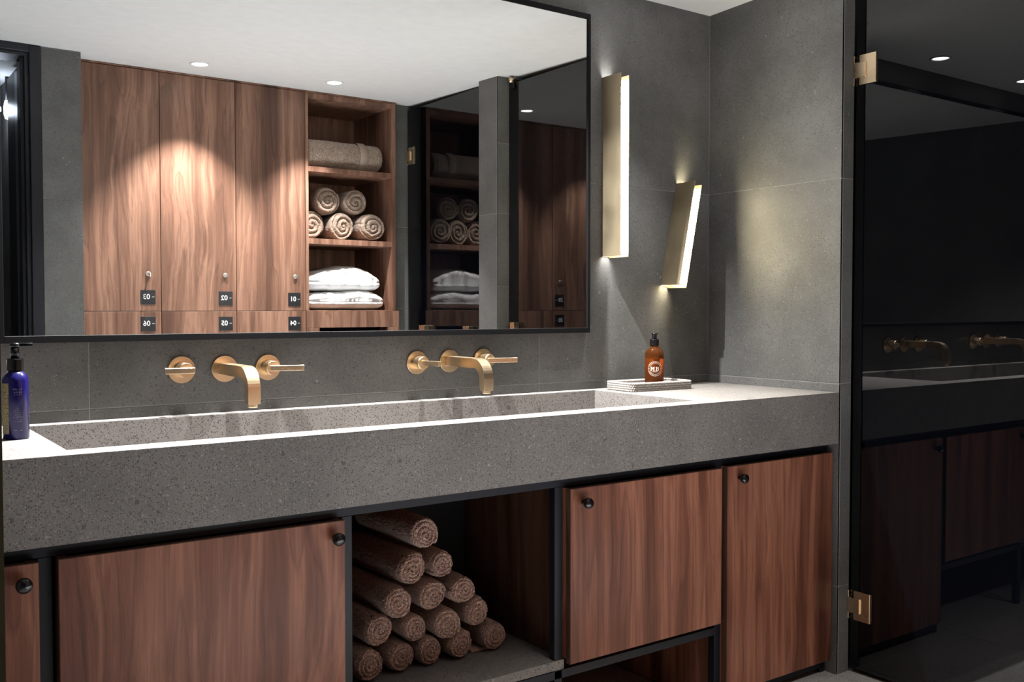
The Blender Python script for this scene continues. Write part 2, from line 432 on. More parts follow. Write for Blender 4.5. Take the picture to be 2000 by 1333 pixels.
downlight(-.45, -.24, 'round downlight above the woven tray', 'downlights over the vanity', P_VANITY*.15, 52, 1.0, col=WC)  # extra downlight, out of view, added to brighten the worktop's right end
downlight(-1.271, -2.20, 'left round downlight in front of the lockers, over locker 02', 'downlights before the lockers', P_LOCKER, 84, .62, col=(1, .96, .91))
downlight(-.567, -2.17, 'right round downlight in front of the open towel shelves', 'downlights before the lockers', P_LOCKER, 84, .62, col=(1, .96, .91))

# ------------------------------------------------------------------ mirror
MS = -.018
mi = thing('wall_mirror', 'large rectangular wall mirror in a thin black frame above the basin', 'mirror', (0, 0, 0))
x0, x1, z0, z1 = -2.470, -.6165, .2005, 1.305
ix0, ix1, iz0, iz1 = -2.453, -.6285, .218, 1.288
obj('mirror_glass', W(ix0-.002, ix1+.002, MS, MS+.006, iz0-.002, iz1+.002), 'mirror', mi)
for a in ((x0, ix0, z0, z1), (ix1, x1, z0, z1), (ix0, ix1, z0, iz0), (ix0, ix1, iz1, z1)):
    obj('frame_bar', W(a[0], a[1], -.0235, -.0005, a[2], a[3], .0008), 'black', mi)

# ------------------------------------------------------------------ stone vanity top with long basin
bm = bmesh.new()
OX0, OX1, OY0, OY1, OZ = -3.03, -.002, -.600, -.0005, -.174
IX0, IX1, IY0, IY1, IZ = -2.413, -.617, -.522, -.049, -.115
def q(*p): return [bm.verts.new((a, b_, c+H)) for a, b_, c in p]
o_t = q((OX0, OY0, 0), (OX1, OY0, 0), (OX1, OY1, 0), (OX0, OY1, 0)); o_b = q((OX0, OY0, OZ), (OX1, OY0, OZ), (OX1, OY1, OZ), (OX0, OY1, OZ))
i_t = q((IX0, IY0, 0), (IX1, IY0, 0), (IX1, IY1, 0), (IX0, IY1, 0)); i_b = q((IX0, IY0, IZ), (IX1, IY0, IZ), (IX1, IY1, IZ), (IX0, IY1, IZ+.01))
for k in range(4):
    k2 = (k+1) % 4
    bm.faces.new((o_t[k], o_t[k2], i_t[k2], i_t[k])); bm.faces.new((o_t[k], o_t[k2], o_b[k2], o_b[k])); bm.faces.new((i_t[k], i_t[k2], i_b[k2], i_b[k]))
bm.faces.new(i_b); bm.faces.new(o_b)
bmesh.ops.bevel(bm, geom=[e for e in bm.edges if all(v in o_t+i_t for v in e.verts) and not (e.verts[0] in o_t) ^ (e.verts[1] in o_t)], offset=.0012, segments=2, affect='EDGES')
vt = obj('stone_washbasin', bm, 'top')
tag(vt, 'thick speckled grey stone worktop with one long sunken basin', 'countertop')
for x in (-1.93, -1.20):
    obj('drain_cover', lathe([(0, .004), (.030, .004), (.032, .002), (.032, 0)], 28), 'brass', vt, True, (x, -.27, H+IZ))

# ------------------------------------------------------------------ taps
def frames(prof, w, x, bm):
    pass
def escutcheon(parent):
    return obj('escutcheon', lathe([(0, .0), (.0365, 0), (.0365, .0055), (.0358, .0065), (0, .0065)], 56, M4=Matrix.Rotation(R(90), 4, 'X')), 'brass', parent, False)
def spout(x, z, label):
    t = thing('wall_spout', label, 'tap', (x, -.0002, H+z), group=None)
    escutcheon(t)
    # side outline of the bar, in (y, z): straight arm then a quarter bend down
    top, thk = .0155, .030
    outer, inner = [], []
    outer += [(-.006, top), (-.155, top)]; inner += [(-.006, top-thk), (-.155, top-thk)]
    cy, cz, ro, ri = -.165, top-.062, .062, .034
    for a in range(8, 91, 8):
        outer.append((cy-ro*math.sin(R(a)), cz+ro*math.cos(R(a)))); inner.append((cy-ri*math.sin(R(a)), cz+ri*math.cos(R(a))))
    outer.append((cy-ro, cz-.034)); inner.append((cy-ri, cz-.034))
    pts = outer+inner[::-1]
    bm = prism(pts, -.0165, .0165, lambda a, b_, h: (h, a, b_))
    bmesh.ops.bevel(bm, geom=[e for e in bm.edges if abs(e.verts[0].co.x-e.verts[1].co.x) < 1e-5], offset=.0012, segments=1, affect='EDGES')
    obj('spout_bar', bm, 'brass', t)
    obj('aerator', lathe([(0, -.008), (.0115, -.008), (.0125, -.006), (.0125, .002), (0, .002)], 24), 'brass', t, False, (0, cy-(ro+ri)/2, cz-.035))
    return t
def handle(x, z, ang, ln, label, back=.0):
    t = thing('tap_handle', label, 'tap', (x, -.0002, H+z))
    escutcheon(t)
    obj('hub', lathe([(0, .006), (.0205, .006), (.0200, .044), (.0188, .046), (0, .046)], 40, M4=Matrix.Rotation(R(90), 4, 'X')), 'brass', t, False)
    bm = B(-back, ln, -.007, .007, -.0076, .0076, .0009)
    # ang: 0 = along +x, 90 = straight out of the wall
    obj('lever', bm, 'brass', t, False, (0, -.050, 0), (0, 0, -R(ang)))
    return t
spout(-1.910, .1195, 'brushed brass bent bar spout left, nearest the blue bottle')
spout(-1.184, .118, 'brushed brass bent bar spout on the right, nearer the woven tray')
handle(-2.027, .121, 188, .055, 'brass lever handle left of the left spout, lever turned left', .020)
handle(-1.786, .119, 14, .082, 'brass lever handle right of the left spout, lever turned right', .012)
handle(-1.303, .117, 76, .066, 'brass lever handle left of the right spout, lever pointing into the room', .010)
handle(-1.056, .118, 14, .090, 'brass lever handle right of the right spout, lever turned right', .012)

# ------------------------------------------------------------------ sconces
def sconce(x, z0, z1, wd, tilt, led, label, dep=.100):
    hgt = z1-z0
    t = thing('wall_sconce', label, 'wall light', (x, -.0003, H+z0), (0, tilt, 0))
    obj('side_plate', B(0, .0025, -dep, 0, 0, hgt, .0004), 'brassdull', t)
    obj('side_plate', B(wd, wd+.0025, -dep-.003, 0, -.004, hgt-.006, .0004), 'brassdull', t)
    obj('back_plate', B(.0025, wd, -.003, 0, .0, hgt-.004), 'brassdull', t)
    r = wd*.44; cx = (wd+.0025)/2
    bm = bmesh.new()
    sec = [(cx-r, -dep+.026), (cx-r, -dep+.010), (cx-r*.8, -dep+.003), (cx, -dep+.0005), (cx+r*.8, -dep+.003), (cx+r, -dep+.010), (cx+r, -dep+.026)]
    obj('lamp_tube', prism(sec, .012, hgt-.030, lambda a, b_, h: (a, b_, h)), led, t)
    obj('end_cap', B(cx-r*.6, cx+r*.6, -dep+.008, -dep+.022, hgt-.030, hgt-.020), 'brassdull', t)
    obj('end_cap', B(cx-r*.6, cx+r*.6, -dep+.008, -dep+.022, .004, .012), 'brassdull', t)
    # small lamps inside the open channel light the wall above and below
    for zz in (.05, hgt-.05):
        obj('inner_lamp', B(.006, wd-.004, -.030, -.018, zz-.02, zz+.02), led, t)
    return t
sconce(-.5465, .469, 1.101, .034, 0, 'led_white', 'upright brass sconce with white light tube beside the mirror', .100)
sconce(-.255, .372, .372+.388/math.cos(R(11.6))-.004, .034, math.atan2(.080, .388), 'led_warm', 'tilted shorter brass sconce with warm light tube near the corner', .096)

# ------------------------------------------------------------------ lower cabinets
DY = -.585
def knob(parent, x, z, y=DY):
    obj('knob', lathe([(0, 0), (.0065, 0), (.0065, .012), (.0135, .015), (.0148, .019), (.0148, .026), (.0125, .030), (0, .031)], 28, M4=Matrix.Rotation(R(90), 4, 'X')), 'knob', parent, True, (x, y, H+z))
def cabinet(x0, x1, z0, z1, kx, kz, label, cx0=None, cx1=None):
    cx0 = cx0 if cx0 is not None else x0; cx1 = cx1 if cx1 is not None else x1
    t = thing('vanity_cabinet', label, 'cabinet', ((x0+x1)/2, -.3, 0))
    def P_(name, bm, mt): 
        o = obj(name, bm, mt, t); o.location = (-t.location.x, -t.location.y, 0); return o
    d = obj('door', W(x0, x1, DY, DY+.019, z0, z1, .0007), ['wood'], t); d.location = (-t.location.x, -t.location.y, 0)
    o = obj('door_edging', W(x0-.0008, x1+.0008, DY+.0012, DY+.0185, z0-.0008, z1+.0008), 'edge', d)
    knob(d, kx, kz)
    P_('side_panel', W(cx0+.002, cx0+.018, DY+.023, -.02, z0+.01, z1), 'wood')
    P_('side_panel', W(cx1-.018, cx1-.002, DY+.023, -.02, z0+.01, z1), 'wood')
    P_('bottom_panel', W(cx0+.018, cx1-.018, DY+.023, -.02, z0+.01, z0+.026), 'wood')
    P_('back_panel', W(cx0+.018, cx1-.018, -.03, -.02, z0+.026, z1), 'edge')
    return t
cabinet(-2.98, -2.479, -.935, -.206, -2.508, -.241, 'walnut cabinet at the far left end, knob at its upper right')
cabinet(-2.443, -1.832, -.935, -.206, -1.857, -.243, 'wide walnut cabinet left of the towel niche')
cabinet(-1.158, -.560, -.690, -.208, -1.114, -.247, 'short walnut cabinet right of the towel niche, open space below', -1.160, -.556)
cabinet(-.533, -.011, -.920, -.206, -.482, -.244, 'tall walnut cabinet at the right end against the tiled wall')
# metal underframe
fr = thing('metal_underframe', 'black square-tube metal frame carrying the worktop and cabinets', 'frame', (-1.5, -.3, 0))
def FP(name, *a):
    o = obj(name, W(*a, .001), 'navy', fr); o.location = (1.5, .3, 0); return o
FY0, FY1 = -.556, -.532
FP('rail', -3.02, -.006, FY0, FY1, -.204, -.178)
FP('rail', -3.02, -.006, -.05, -.026, -.204, -.178)
for x in (-2.463, -1.812, -1.178, -.545):
    FP('post', x-.013, x+.013, FY0, FY1, -.97, -.204)
    FP('post', x-.013, x+.013, -.05, -.026, -.97, -.204)
FP('rail', -1.825-.0, -.558, FY0, FY1, -.735, -.711)
FP('cross_rail', -1.191, -1.165, FY1, -.05, -.735, -.711)
FP('cross_rail', -1.825, -1.799, FY1, -.05, -.735, -.711)
FP('post', -.032, -.008, FY0, FY1, -.97, -.204)
FP('rail', -.532, -.034, FY0, FY1, -.955, -.931)
FP('rail', -3.02, -1.825, FY0, FY1, -.965, -.941)
# open niche
ni = thing('towel_niche', 'open walnut niche with a grey stone shelf full of rolled towels', 'shelf', (-1.49, -.3, 0))
def NP(name, bm, mt):
    o = obj(name, bm, mt, ni); o.location = (1.49, .3, 0); return o
NP('stone_shelf', W(-1.7985, -1.1605, -.560, -.052, -.708, -.682, .001), 'top')
NP('side_panel', W(-1.1635, -1.1612, -.530, -.060, -.681, -.205), 'edge')  # darker walnut than the doors, the niche's shade put into the colour
NP('side_panel', W(-1.8005, -1.7985, -.530, -.060, -.681, -.205), 'edge')
NP('back_panel', W(-1.798, -1.164, -.058, -.052, -.681, -.205), 'dark')  # near-black colour stands in for the shade deep in the niche
NP('top_panel', W(-1.798, -1.164, -.53, -.052, -.203, -.178), 'edge')
# walnut end panel and dark back under the short cabinet
pn = obj('underframe_panel', W(-.5565, -.5535, -.528, -.052, -.965, -.737), 'wood'); pn.parent = fr; pn.location = (1.5, .3, 0)
pn = obj('underframe_back', W(-1.164, -.56, -.0255, -.018, -.965, -.737), 'edge'); pn.parent = fr; pn.location = (1.5, .3, 0)

# ------------------------------------------------------------------ towel rolls
def roll_mesh(name, seed, r=.043, ln=.32, turns=3.6, mt='towel_shaded', fuzz=.0024, ridge=.008):
    """a rolled towel, axis along +y, its spiral end at y=0 facing -y"""
    rnd = random.Random(seed)
    NA, NR, NL = 150, 44, 44
    bm = bmesh.new(); rings = []
    ox, oz = rnd.uniform(-.006, .006), rnd.uniform(-.006, .006)
    sq = rnd.uniform(.93, 1.0); ph = rnd.uniform(0, 6.28); so = Vector((seed*3.7, seed*1.3, seed*.7))
    flap = rnd.uniform(0, 6.28)
    for i in range(NR+NL):
        ring = []
        for k in range(NA):
            a = 2*PI*k/NA
            d = ((a-flap) % (2*PI))
            step = .0045*max(0, 1-d/(.5*PI)) - .003*math.exp(-((2*PI-d)/.12)**2)   # loose outer edge of the towel
            Rr = (r-.003+step)*(1+.03*math.sin(2*a+ph)+.015*math.sin(3*a-ph))
            if i < NR:
                f = (i/(NR-1))**.85
                rad = Rr*f*(1.0) if f < 1 else Rr
                s = (f*turns - a/(2*PI) + .12*noise.noise(Vector((math.cos(a)*1.4, math.sin(a)*1.4, seed)))) % 1.0
                g = (abs(math.sin(PI*s)))**.55
                y = ridge*(1-g) - .004*math.cos(f*PI/2) 
                if f > .86: y += .012*((f-.86)/.14)**2.2
                y += .003*noise.noise(Vector((rad*math.cos(a)*60, rad*math.sin(a)*60, seed)))
                cx, cz = ox*(1-f), oz*(1-f)
            else:
                f = (i-NR+1)/NL
                rad = Rr*(1+.03*noise.noise(Vector((math.cos(a)*1.5, f*5, math.sin(a)*1.5))+so)); y = .012+f*(ln-.012); cx = cz = 0
            p = Vector((cx+rad*math.cos(a), y, cz+rad*math.sin(a)*sq))
            q_ = p*260+so
            p += Vector((noise.noise(q_), noise.noise(q_+Vector((9, 2, 4))), noise.noise(q_+Vector((3, 7, 1)))))*fuzz
            ring.append(bm.verts.new(p))
        rings.append(ring)
    c0 = bm.verts.new((ox, .002, oz))
    for k in range(NA): bm.faces.new((c0, rings[0][k], rings[0][(k+1) % NA]))
    for A, Bq in zip(rings, rings[1:]):
        for k in range(NA): bm.faces.new((A[k], A[(k+1) % NA], Bq[(k+1) % NA], Bq[k]))
    bm.faces.new(rings[-1])
    me = bpy.data.meshes.new(name); bmesh.ops.recalc_face_normals(bm, faces=bm.faces); bm.to_mesh(me); bm.free()
    for p in me.polygons: p.use_smooth = True
    me.materials.append(M[mt])
    return me
dark_rolls = [roll_mesh('rolled_towel', s) for s in (1, 2, 3, 4)]
rolls = [(-1.504, -.317, .045, 'top'), (-1.543, -.409, .045, ''), (-1.449, -.409, .039, ''), (-1.590, -.490, .045, ''), (-1.484, -.488, .043, ''),
         (-1.389, -.489, .041, ''), (-1.642, -.554, .044, ''), (-1.541, -.563, .038, ''), (-1.442, -.572, .045, ''), (-1.343, -.558, .040, ''),
         (-1.674, -.636, .043, ''), (-1.579, -.638, .041, ''), (-1.489, -.639, .040, ''), (-1.396, -.639, .040, ''), (-1.285, -.637, .042, '')]
rl = ['brown rolled towel alone on top of the niche pile',
      'brown rolled towel, left one of the second row from the top in the niche', 'small brown rolled towel, right one of the second row from the top in the niche',
      'brown rolled towel, left of three in the middle row of the niche', 'brown rolled towel, centre of three in the middle row of the niche', 'brown rolled towel, right of three in the middle row of the niche',
      'brown rolled towel, leftmost of four in the row above the bottom', 'small brown rolled towel, second of four in the row above the bottom', 'brown rolled towel, third of four in the row above the bottom', 'brown rolled towel, rightmost of four in the row above the bottom',
      'brown rolled towel in the bottom left corner of the niche', 'brown rolled towel, second from left in the bottom row of the niche', 'brown rolled towel in the middle of the bottom row of the niche',
      'brown rolled towel, fourth from left in the bottom row of the niche', 'brown rolled towel at the bottom right with its loose end on the stone shelf']
rnd = random.Random(5)
for i, ((x, z, r, _), lab) in enumerate(zip(rolls, rl)):
    o = bpy.data.objects.new('rolled_towel', dark_rolls[(i*3) % 4]); C.objects.link(o)
    s = r/.043
    o.scale = (s, 1, s)
    o.rotation_euler = (0, rnd.uniform(0, 6.28), rnd.uniform(-.03, .05))
    o.location = (x, -.400+rnd.uniform(-.008, .008), H+z)
    tag(o, lab, 'towel', 'brown towel rolls in the niche')

# loose towel end lying on the shelf beside the last roll
bm = B(-1.345, -1.275, -.375, -.12, H-.6815, H-.672, .003, 2)
tl = obj('towel_end', bm, 'towel_shaded', None, True)
lastroll = [o for o in bpy.data.objects if o.get('label') == rl[-1]][0]
bpy.context.view_layer.update()
tl.parent = lastroll; tl.matrix_parent_inverse = lastroll.matrix_world.inverted()

# ------------------------------------------------------------------ tray and soap bottles
tr = thing('woven_tray', 'low rectangular white woven rattan tray at the right end of the worktop', 'tray', (-.432, -.128, H), (0, 0, R(-3)))
def rrect(a, b_, rad, n=6, step=.0011):
    pts = []
    cs = [(a-rad, b_-rad, 0), (-a+rad, b_-rad, 90), (-a+rad, -b_+rad, 180), (a-rad, -b_+rad, 270)]
    for cx, cy, st in cs:
        for k in range(n+1):
            an = R(st+90*k/n); pts.append(Vector((cx+rad*math.cos(an), cy+rad*math.sin(an), 0)))
    # resample evenly
    P = pts+[pts[0]]; out = []; 
    tot = sum((P[i+1]-P[i]).length for i in range(len(P)-1)); nn = int(tot/step); d = tot/nn; acc = 0; i = 0; seglen = (P[1]-P[0]).length
    for k in range(nn):
        target = k*d
        while acc+seglen < target and i < len(P)-2: acc += seglen; i += 1; seglen = (P[i+1]-P[i]).length
        t_ = (target-acc)/max(seglen, 1e-9); out.append(P[i].lerp(P[i+1], t_))
    return out
TA, TB = .140, .072
for k in range(4):
    path = rrect(TA-.0035, TB-.0035, .012)
    n = len(path); per = 6
    n2 = n-n % per; path = path[:n2]
    zz = .0042+k*.0076
    pth = [Vector((p.x, p.y, zz)) for p in path]
    obj('woven_coil', tube(pth, (lambda i, k=k: .0045-.0032*(((i+(k % 2)*3) % per) < 2)), 8, True), 'rattan', tr, False)
    obj('coil_gap_shade', tube([Vector((p.x, p.y, zz)) for p in rrect(TA-.0035, TB-.0035, .012, step=.004)], .0030, 6, True), 'rattandark', tr)  # dark tube paints shade into the gaps of the weave
obj('tray_base', B(-TA+.004, TA-.004, -TB+.004, TB-.004, .001, .006), 'rattan', tr)

def wrap(bm, rad, ang, z):
    for v in bm.verts:
        u, vv, d = v.co.x, v.co.y, v.co.z
        a = ang+u/rad; rr = rad+d+.0003
        v.co = Vector((rr*math.cos(a), rr*math.sin(a), z+vv))
    return bm
def pump(parent, z0, rn, hh, head, nozzle_ang, mt='knob'):
    obj('pump_collar', lathe([(0, 0), (rn, 0), (rn, hh*.9), (rn*.94, hh), (0, hh)], 36), mt, parent, False, (0, 0, z0))
    obj('pump_stem', lathe([(0, 0), (rn*.52, 0), (rn*.52, head*.8), (0, head*.8)], 20), mt, parent, True, (0, 0, z0+hh))
    bm = lathe([(0, 0), (rn*.62, 0), (rn*.66, head*.12), (rn*.60, head*.24), (0, head*.28)], 24)
    bb = B(0, rn*2.1, -rn*.30, rn*.30, head*.02, head*.24, .0012, 2)
    me_ = bpy.data.meshes.new('x'); bb.to_mesh(me_); bb.free(); bm.from_mesh(me_); bpy.data.meshes.remove(me_)
    obj('pump_head', bm, mt, parent, True, (0, 0, z0+hh+head*.74), (0, 0, nozzle_ang))

# camera-facing side of the bottles: towards -x,-y
VA = math.atan2(-2.63+.13, -2.817+.40)
sb = thing('soap_dispenser', 'amber soap bottle with black pump and round MB emblem on the woven tray', 'soap bottle', (-.4012, -.120, H+.0065))
RB = .0335
prof = [(0, 0), (RB-.004, 0), (RB-.001, .002), (RB, .006), (RB, .116), (RB-.0015, .123), (RB-.006, .131), (RB-.013, .1375), (.0165, .141), (.0145, .144), (.0145, .152), (0, .152)]
obj('bottle', lathe(prof, 64), 'amber', sb, True)
obj('liquid', lathe([(0, .003), (RB-.004, .003), (RB-.0025, .008), (RB-.0025, .108), (0, .108)], 48), 'soap', sb, True)
pump(sb, .1475, .0165, .022, .022, VA+PI*.92)
ea = VA+.10
emb = bmesh.new()
def ringbm(bm, r0, r1, n=64, cx=0, cy=0):
    A = [bm.verts.new((cx+r0*math.cos(2*PI*k/n), cy+r0*math.sin(2*PI*k/n), 0)) for k in range(n)]
    Bq = [bm.verts.new((cx+r1*math.cos(2*PI*k/n), cy+r1*math.sin(2*PI*k/n), 0)) for k in range(n)]
    for k in range(n): bm.faces.new((A[k], A[(k+1) % n], Bq[(k+1) % n], Bq[k]))
ringbm(emb, .0252, .0260); ringbm(emb, .0190, .0195)
for k in range(28):           # tiny lettering around the ring, too small to read
    a = 2*PI*k/28
    if abs(math.sin(a)) < .25: continue
    c_ = Vector((.0223*math.cos(a), .0223*math.sin(a), 0)); tdir = Vector((-math.sin(a), math.cos(a), 0)); n_ = Vector((math.cos(a), math.sin(a), 0))
    vs_ = [emb.verts.new(c_+tdir*sx*.0007+n_*sy*.0011) for sx, sy in ((-1, -1), (1, -1), (1, 1), (-1, 1))]
    emb.faces.new(vs_)
for sx in (-1, 1):
    vs_ = [emb.verts.new((sx*.0223+.0016*math.cos(2*PI*k/10)*(1 if k % 2 else .55), .0016*math.sin(2*PI*k/10)*(1 if k % 2 else .55), 0)) for k in range(10)]
    emb.faces.new(vs_)
def rects(bm, L_):
    for a, b_, c, d in L_:
        nx = max(1, int((c-a)/.002)); 
        for i in range(nx):
            xa, xb = a+(c-a)*i/nx, a+(c-a)*(i+1)/nx
            bm.faces.new([bm.verts.new(p) for p in ((xa, b_, 0), (xb, b_, 0), (xb, d, 0), (xa, d, 0))])
def quad(bm, *p): bm.faces.new([bm.verts.new((x, y, 0)) for x, y in p])
hM = .0068
# M with slab serifs
rects(emb, [(-.0145, -hM, -.0122, hM), (-.0055, -hM, -.0030, hM), (-.0158, -hM, -.0108, -hM+.0016), (-.0068, -hM, -.0017, -hM+.0016), (-.0158, hM-.0016, -.0122, hM), (-.0055, hM-.0016, -.0017, hM)])
quad(emb, (-.0132, hM), (-.0112, hM), (-.0080, -.0015), (-.0092, -.0030)); quad(emb, (-.0064, hM), (-.0045, hM), (-.0080, -.0030), (-.0092, -.0015))
# B
rects(emb, [(.0030, -hM, .0055, hM), (.0016, -hM, .0075, -hM+.0016), (.0016, hM-.0016, .0075, hM), (.0045, -.0002, .0080, .0012)])
for cy, ro in ((hM-.0037, .0037), (-hM+.0036, .0040)):
    n = 10
    for k in range(n):
        a0, a1 = -PI/2+PI*k/n, -PI/2+PI*(k+1)/n
        ri = ro-.0021
        quad(emb, (.0080+ri*math.cos(a0), cy+(ro-.0015)*math.sin(a0)), (.0080+(ro+.001)*math.cos(a0), cy+ro*math.sin(a0)), (.0080+(ro+.001)*math.cos(a1), cy+ro*math.sin(a1)), (.0080+ri*math.cos(a1), cy+(ro-.0015)*math.sin(a1)))
rects(emb, [(-.009+i*.0032, -.0112, -.0068+i*.0032, -.0098) for i in range(6)])
for v in emb.verts: v.co.z = 0
obj('emblem', wrap(emb, RB, ea, .066), 'cream', sb)

VB = math.atan2(-2.63+.28, -2.817+2.47)
cb = thing('lotion_bottle', 'cobalt blue bottle with black pump at the left end of the worktop', 'soap bottle', (-2.4680, -.275, H))
RC = .0262
obj('bottle', lathe([(0, 0), (RC-.003, 0), (RC, .003), (RC, .128), (RC-.002, .137), (RC-.008, .145), (.014, .149), (.0125, .151), (.0125, .156), (0, .156)], 56), 'cobalt', cb, True)
pump(cb, .150, .0165, .026, .034, VB+PI*.52)
lb = bmesh.new(); rects(lb, [(-.012, -.055, .012, .055)])
obj('gold_label', wrap(lb, RC, VB-1.0, .068), 'goldpat', cb)
pb = bmesh.new(); rr_ = random.Random(3)
def words(bm, u0, v, n, wch, hch, gap=.25):
    for i in range(n):
        if rr_.random() < .12: continue
        a = u0+i*wch*(1+gap); rects(bm, [(a, v, a+wch*.28, v+hch), (a, v, a+wch*.9, v+hch*.25)] if rr_.random() < .5 else [(a+wch*.3, v, a+wch*.6, v+hch), (a, v+hch*.72, a+wch*.9, v+hch)])
words(pb, -.010, .036, 6, .0026, .0036); words(pb, -.008, .029, 5, .0026, .0036)
rects(pb, [(-.0095, .026, .008, .0263)])
for j, (u0, n) in enumerate([(-.004, 4), (-.008, 10), (-.009, 12), (-.006, 9), (-.009, 12), (-.005, 8), (-.007, 10)]): words(pb, u0, -.004-j*.0048, n, .0012, .0020)
words(pb, -.009, -.052, 4, .0014, .002); words(pb, .004, -.052, 3, .0014, .002)
obj('printed_text', wrap(pb, RC, VB+.18, .072), 'steel', cb)['kind'] = 'stuff'
wbt = thing('white_capped_bottle', 'white bottle top half hidden behind the cobalt bottle and door edge', 'bottle', (-2.507, -.22, H))
obj('bottle', lathe([(0, 0), (.016, 0), (.018, .004), (.018, .135), (.012, .145), (0, .145)], 32), 'cobalt', wbt, True)
obj('cap', lathe([(0, .145), (.011, .145), (.011, .172), (.009, .175), (0, .175)], 28), 'whitebottle', wbt, True)

# ------------------------------------------------------------------ glass doors
def glass_door(y0, y1, z1, label):
    t = thing('glass_door', label, 'door', (G+.004, (y0+y1)/2, H-.955))
    o = obj('pane', B(-.004, .004, y0-(y0+y1)/2, y1-(y0+y1)/2, 0, z1+.955), 'glass', t)
    return t
def hinge(door, yw, s, z):
    """wall plate on the tiled end at y=yw, glass plate reaching along s*y"""
    h = bmesh.new()
    o = obj('hinge', W(G-.006, G+.0005, min(yw+s*.022, yw+s*.085), max(yw+s*.022, yw+s*.085), z-.050, z+.050, .0008), 'brass', None)
    o.parent = door; o.location = -door.location
    p = obj('wall_plate', W(G-.010, G+.012, yw+s*.0005, yw+s*.005, z-.050, z+.050, .0006), 'brass', o)
    k = obj('knuckle', W(G-.012, G+.002, min(yw+s*.004, yw+s*.050), max(yw+s*.004, yw+s*.050), z-.026, z+.026, .003, 3), 'brass', o)
    for dz in (-.038, .038):
        obj('screw', lathe([(0, 0), (.0035, 0), (.003, .001), (0, .001)], 12, M4=Matrix.Rotation(R(-90 if s > 0 else 90), 4, 'X')), 'black', o, False, (G-.004, yw+s*.0052, H+z+dz))
    return o
g1 = glass_door(-.608, -1.462, 1.425, 'smoked glass shower door beside the nib wall at the right of the vanity')
hinge(g1, -.6, -1, 1.090); hinge(g1, -.6, -1, -.735)
g2 = glass_door(-1.655, -2.508, 1.462, 'smoked glass shower door next to the open towel shelves, seen in the mirror')
hinge(g2, -2.512, 1, 1.19); hinge(g2, -2.512, 1, -.60)
# pull handle and top stay
o = obj('door_pull', W(G-.034, G+.0, -1.412, -1.376, .165, .215, .002), 'brass', g1); o.location = -g1.location
o = obj('ceiling_stay', lathe([(0, 0), (.013, 0), (.013, .008), (.016, .010), (.016, .018), (.012, .020), (.012, .028), (0, .028)], 24), 'brass', g1, True); o.location = Vector((G-.014, -1.425, H+1.424))-g1.location
o = obj('stay_clip', W(G-.010, G-.001, -1.445, -1.41, 1.395, 1.424, .001), 'knob', g1); o.location = -g1.location
for yy in (-2.295, -1.825):
    o = obj('door_pull', W(G-.034, G+.0, yy-.03, yy+.03, .150, .188, .002), 'brass', g2); o.location = -g2.location

# ------------------------------------------------------------------ lockers
LY = -2.470
jx = [-1.765, -1.391, -.999, -.605]
ZS = .271
ZT = 1.482
def locker(x0, x1, z0, z1, num, lx, has_lock, px0, px1, pz0, pz1, label, lockh=0):
    t = thing('locker', label, 'locker', ((x0+x1)/2, -2.7, H+z0), group='numbered walnut lockers')
    off = -Vector(t.location)
    b_ = obj('body', W(x0+.001, x1-.001, LY-.0225, -2.99, z0+.001, z1-.001), 'edge', t); b_.location = off
    d = obj('door', W(x0+.0016, x1-.0016, LY, LY-.019, z0+.0016, z1-.0016, .0008), 'woodtop', t); d.location = off
    if has_lock:
        k = obj('lock', lathe([(0, 0), (.0125, 0), (.0125, .006), (.0105, .009), (.004, .0095), (.0038, .007), (0, .007)], 28, M4=Matrix.Rotation(R(-90), 4, 'X')), 'chrome', d, False, (lx, LY+.0002, H+.460))
        if lockh:
            obj('key', B(lx-.0025, lx+.0025, LY+.006, LY+.034, H+.454, H+.466, .001), 'chrome', d)
            obj('key_bow', lathe([(0, 0), (.011, 0), (.011, .003), (0, .003)], 20, M4=Matrix.Rotation(R(90), 4, 'Y')), 'chrome', d, False, (lx-.0015, LY+.036, H+.455))
    p = obj('number_plate', W(px0, px1, LY+.0002, LY+.0022, pz0, pz1, .0004), 'plate', t); p.location = off
    tb = text_bm('0'+num, .036, .0003, .0006)
    # the room sees this face from +y: text runs along -x
    Mx = Matrix(((-1, 0, 0, 0), (0, 0, 1, 0), (0, 1, 0, 0), (0, 0, 0, 1)))
    xc, zc_ = (px0+px1)/2, (pz0+pz1)/2
    box(tb, -.031, -.019, -.001, .001, -.0002, .0004)
    for v in tb.verts:
        pass
    for v in tb.verts:
        if v.co.x > -.0185: v.co.x += .008
    xf(tb, Matrix.Translation((xc, LY+.0024, H+zc_+.002)) @ Mx)
    obj('digits', tb, 'print', p)
    return t
plates_x = [(-1.494, -1.421), (-1.096, -1.022), (-.710, -.638)]
lx_ = [-1.456, -1.061, -.668]
names = ['03', '02', '01', '06', '05', '04']
locker(jx[0], jx[1], ZS, ZT, '3', lx_[0], True, *plates_x[0], .305, .378, 'tall walnut locker 03 with its key in the lock', 1)
locker(jx[1], jx[2], ZS, ZT, '2', lx_[1], True, *plates_x[1], .301, .375, 'tall walnut locker 02, middle of the upper three')
locker(jx[2], jx[3], ZS, ZT, '1', lx_[2], True, *plates_x[2], .297, .371, 'tall walnut locker 01 next to the open towel shelves')
locker(jx[0], jx[1], -.95, ZS, '6', lx_[0], False, *plates_x[0], .170, .243, 'lower walnut locker beside the grey stone pier, plate 06')
locker(jx[1], jx[2], -.95, ZS, '5', lx_[1], False, *plates_x[1], .168, .241, 'middle one of the lower walnut lockers, plate 05')
locker(jx[2], jx[3], -.95, ZS, '4', lx_[2], False, *plates_x[2], .164, .239, 'lower walnut locker touching the linen cabinet, plate 04')
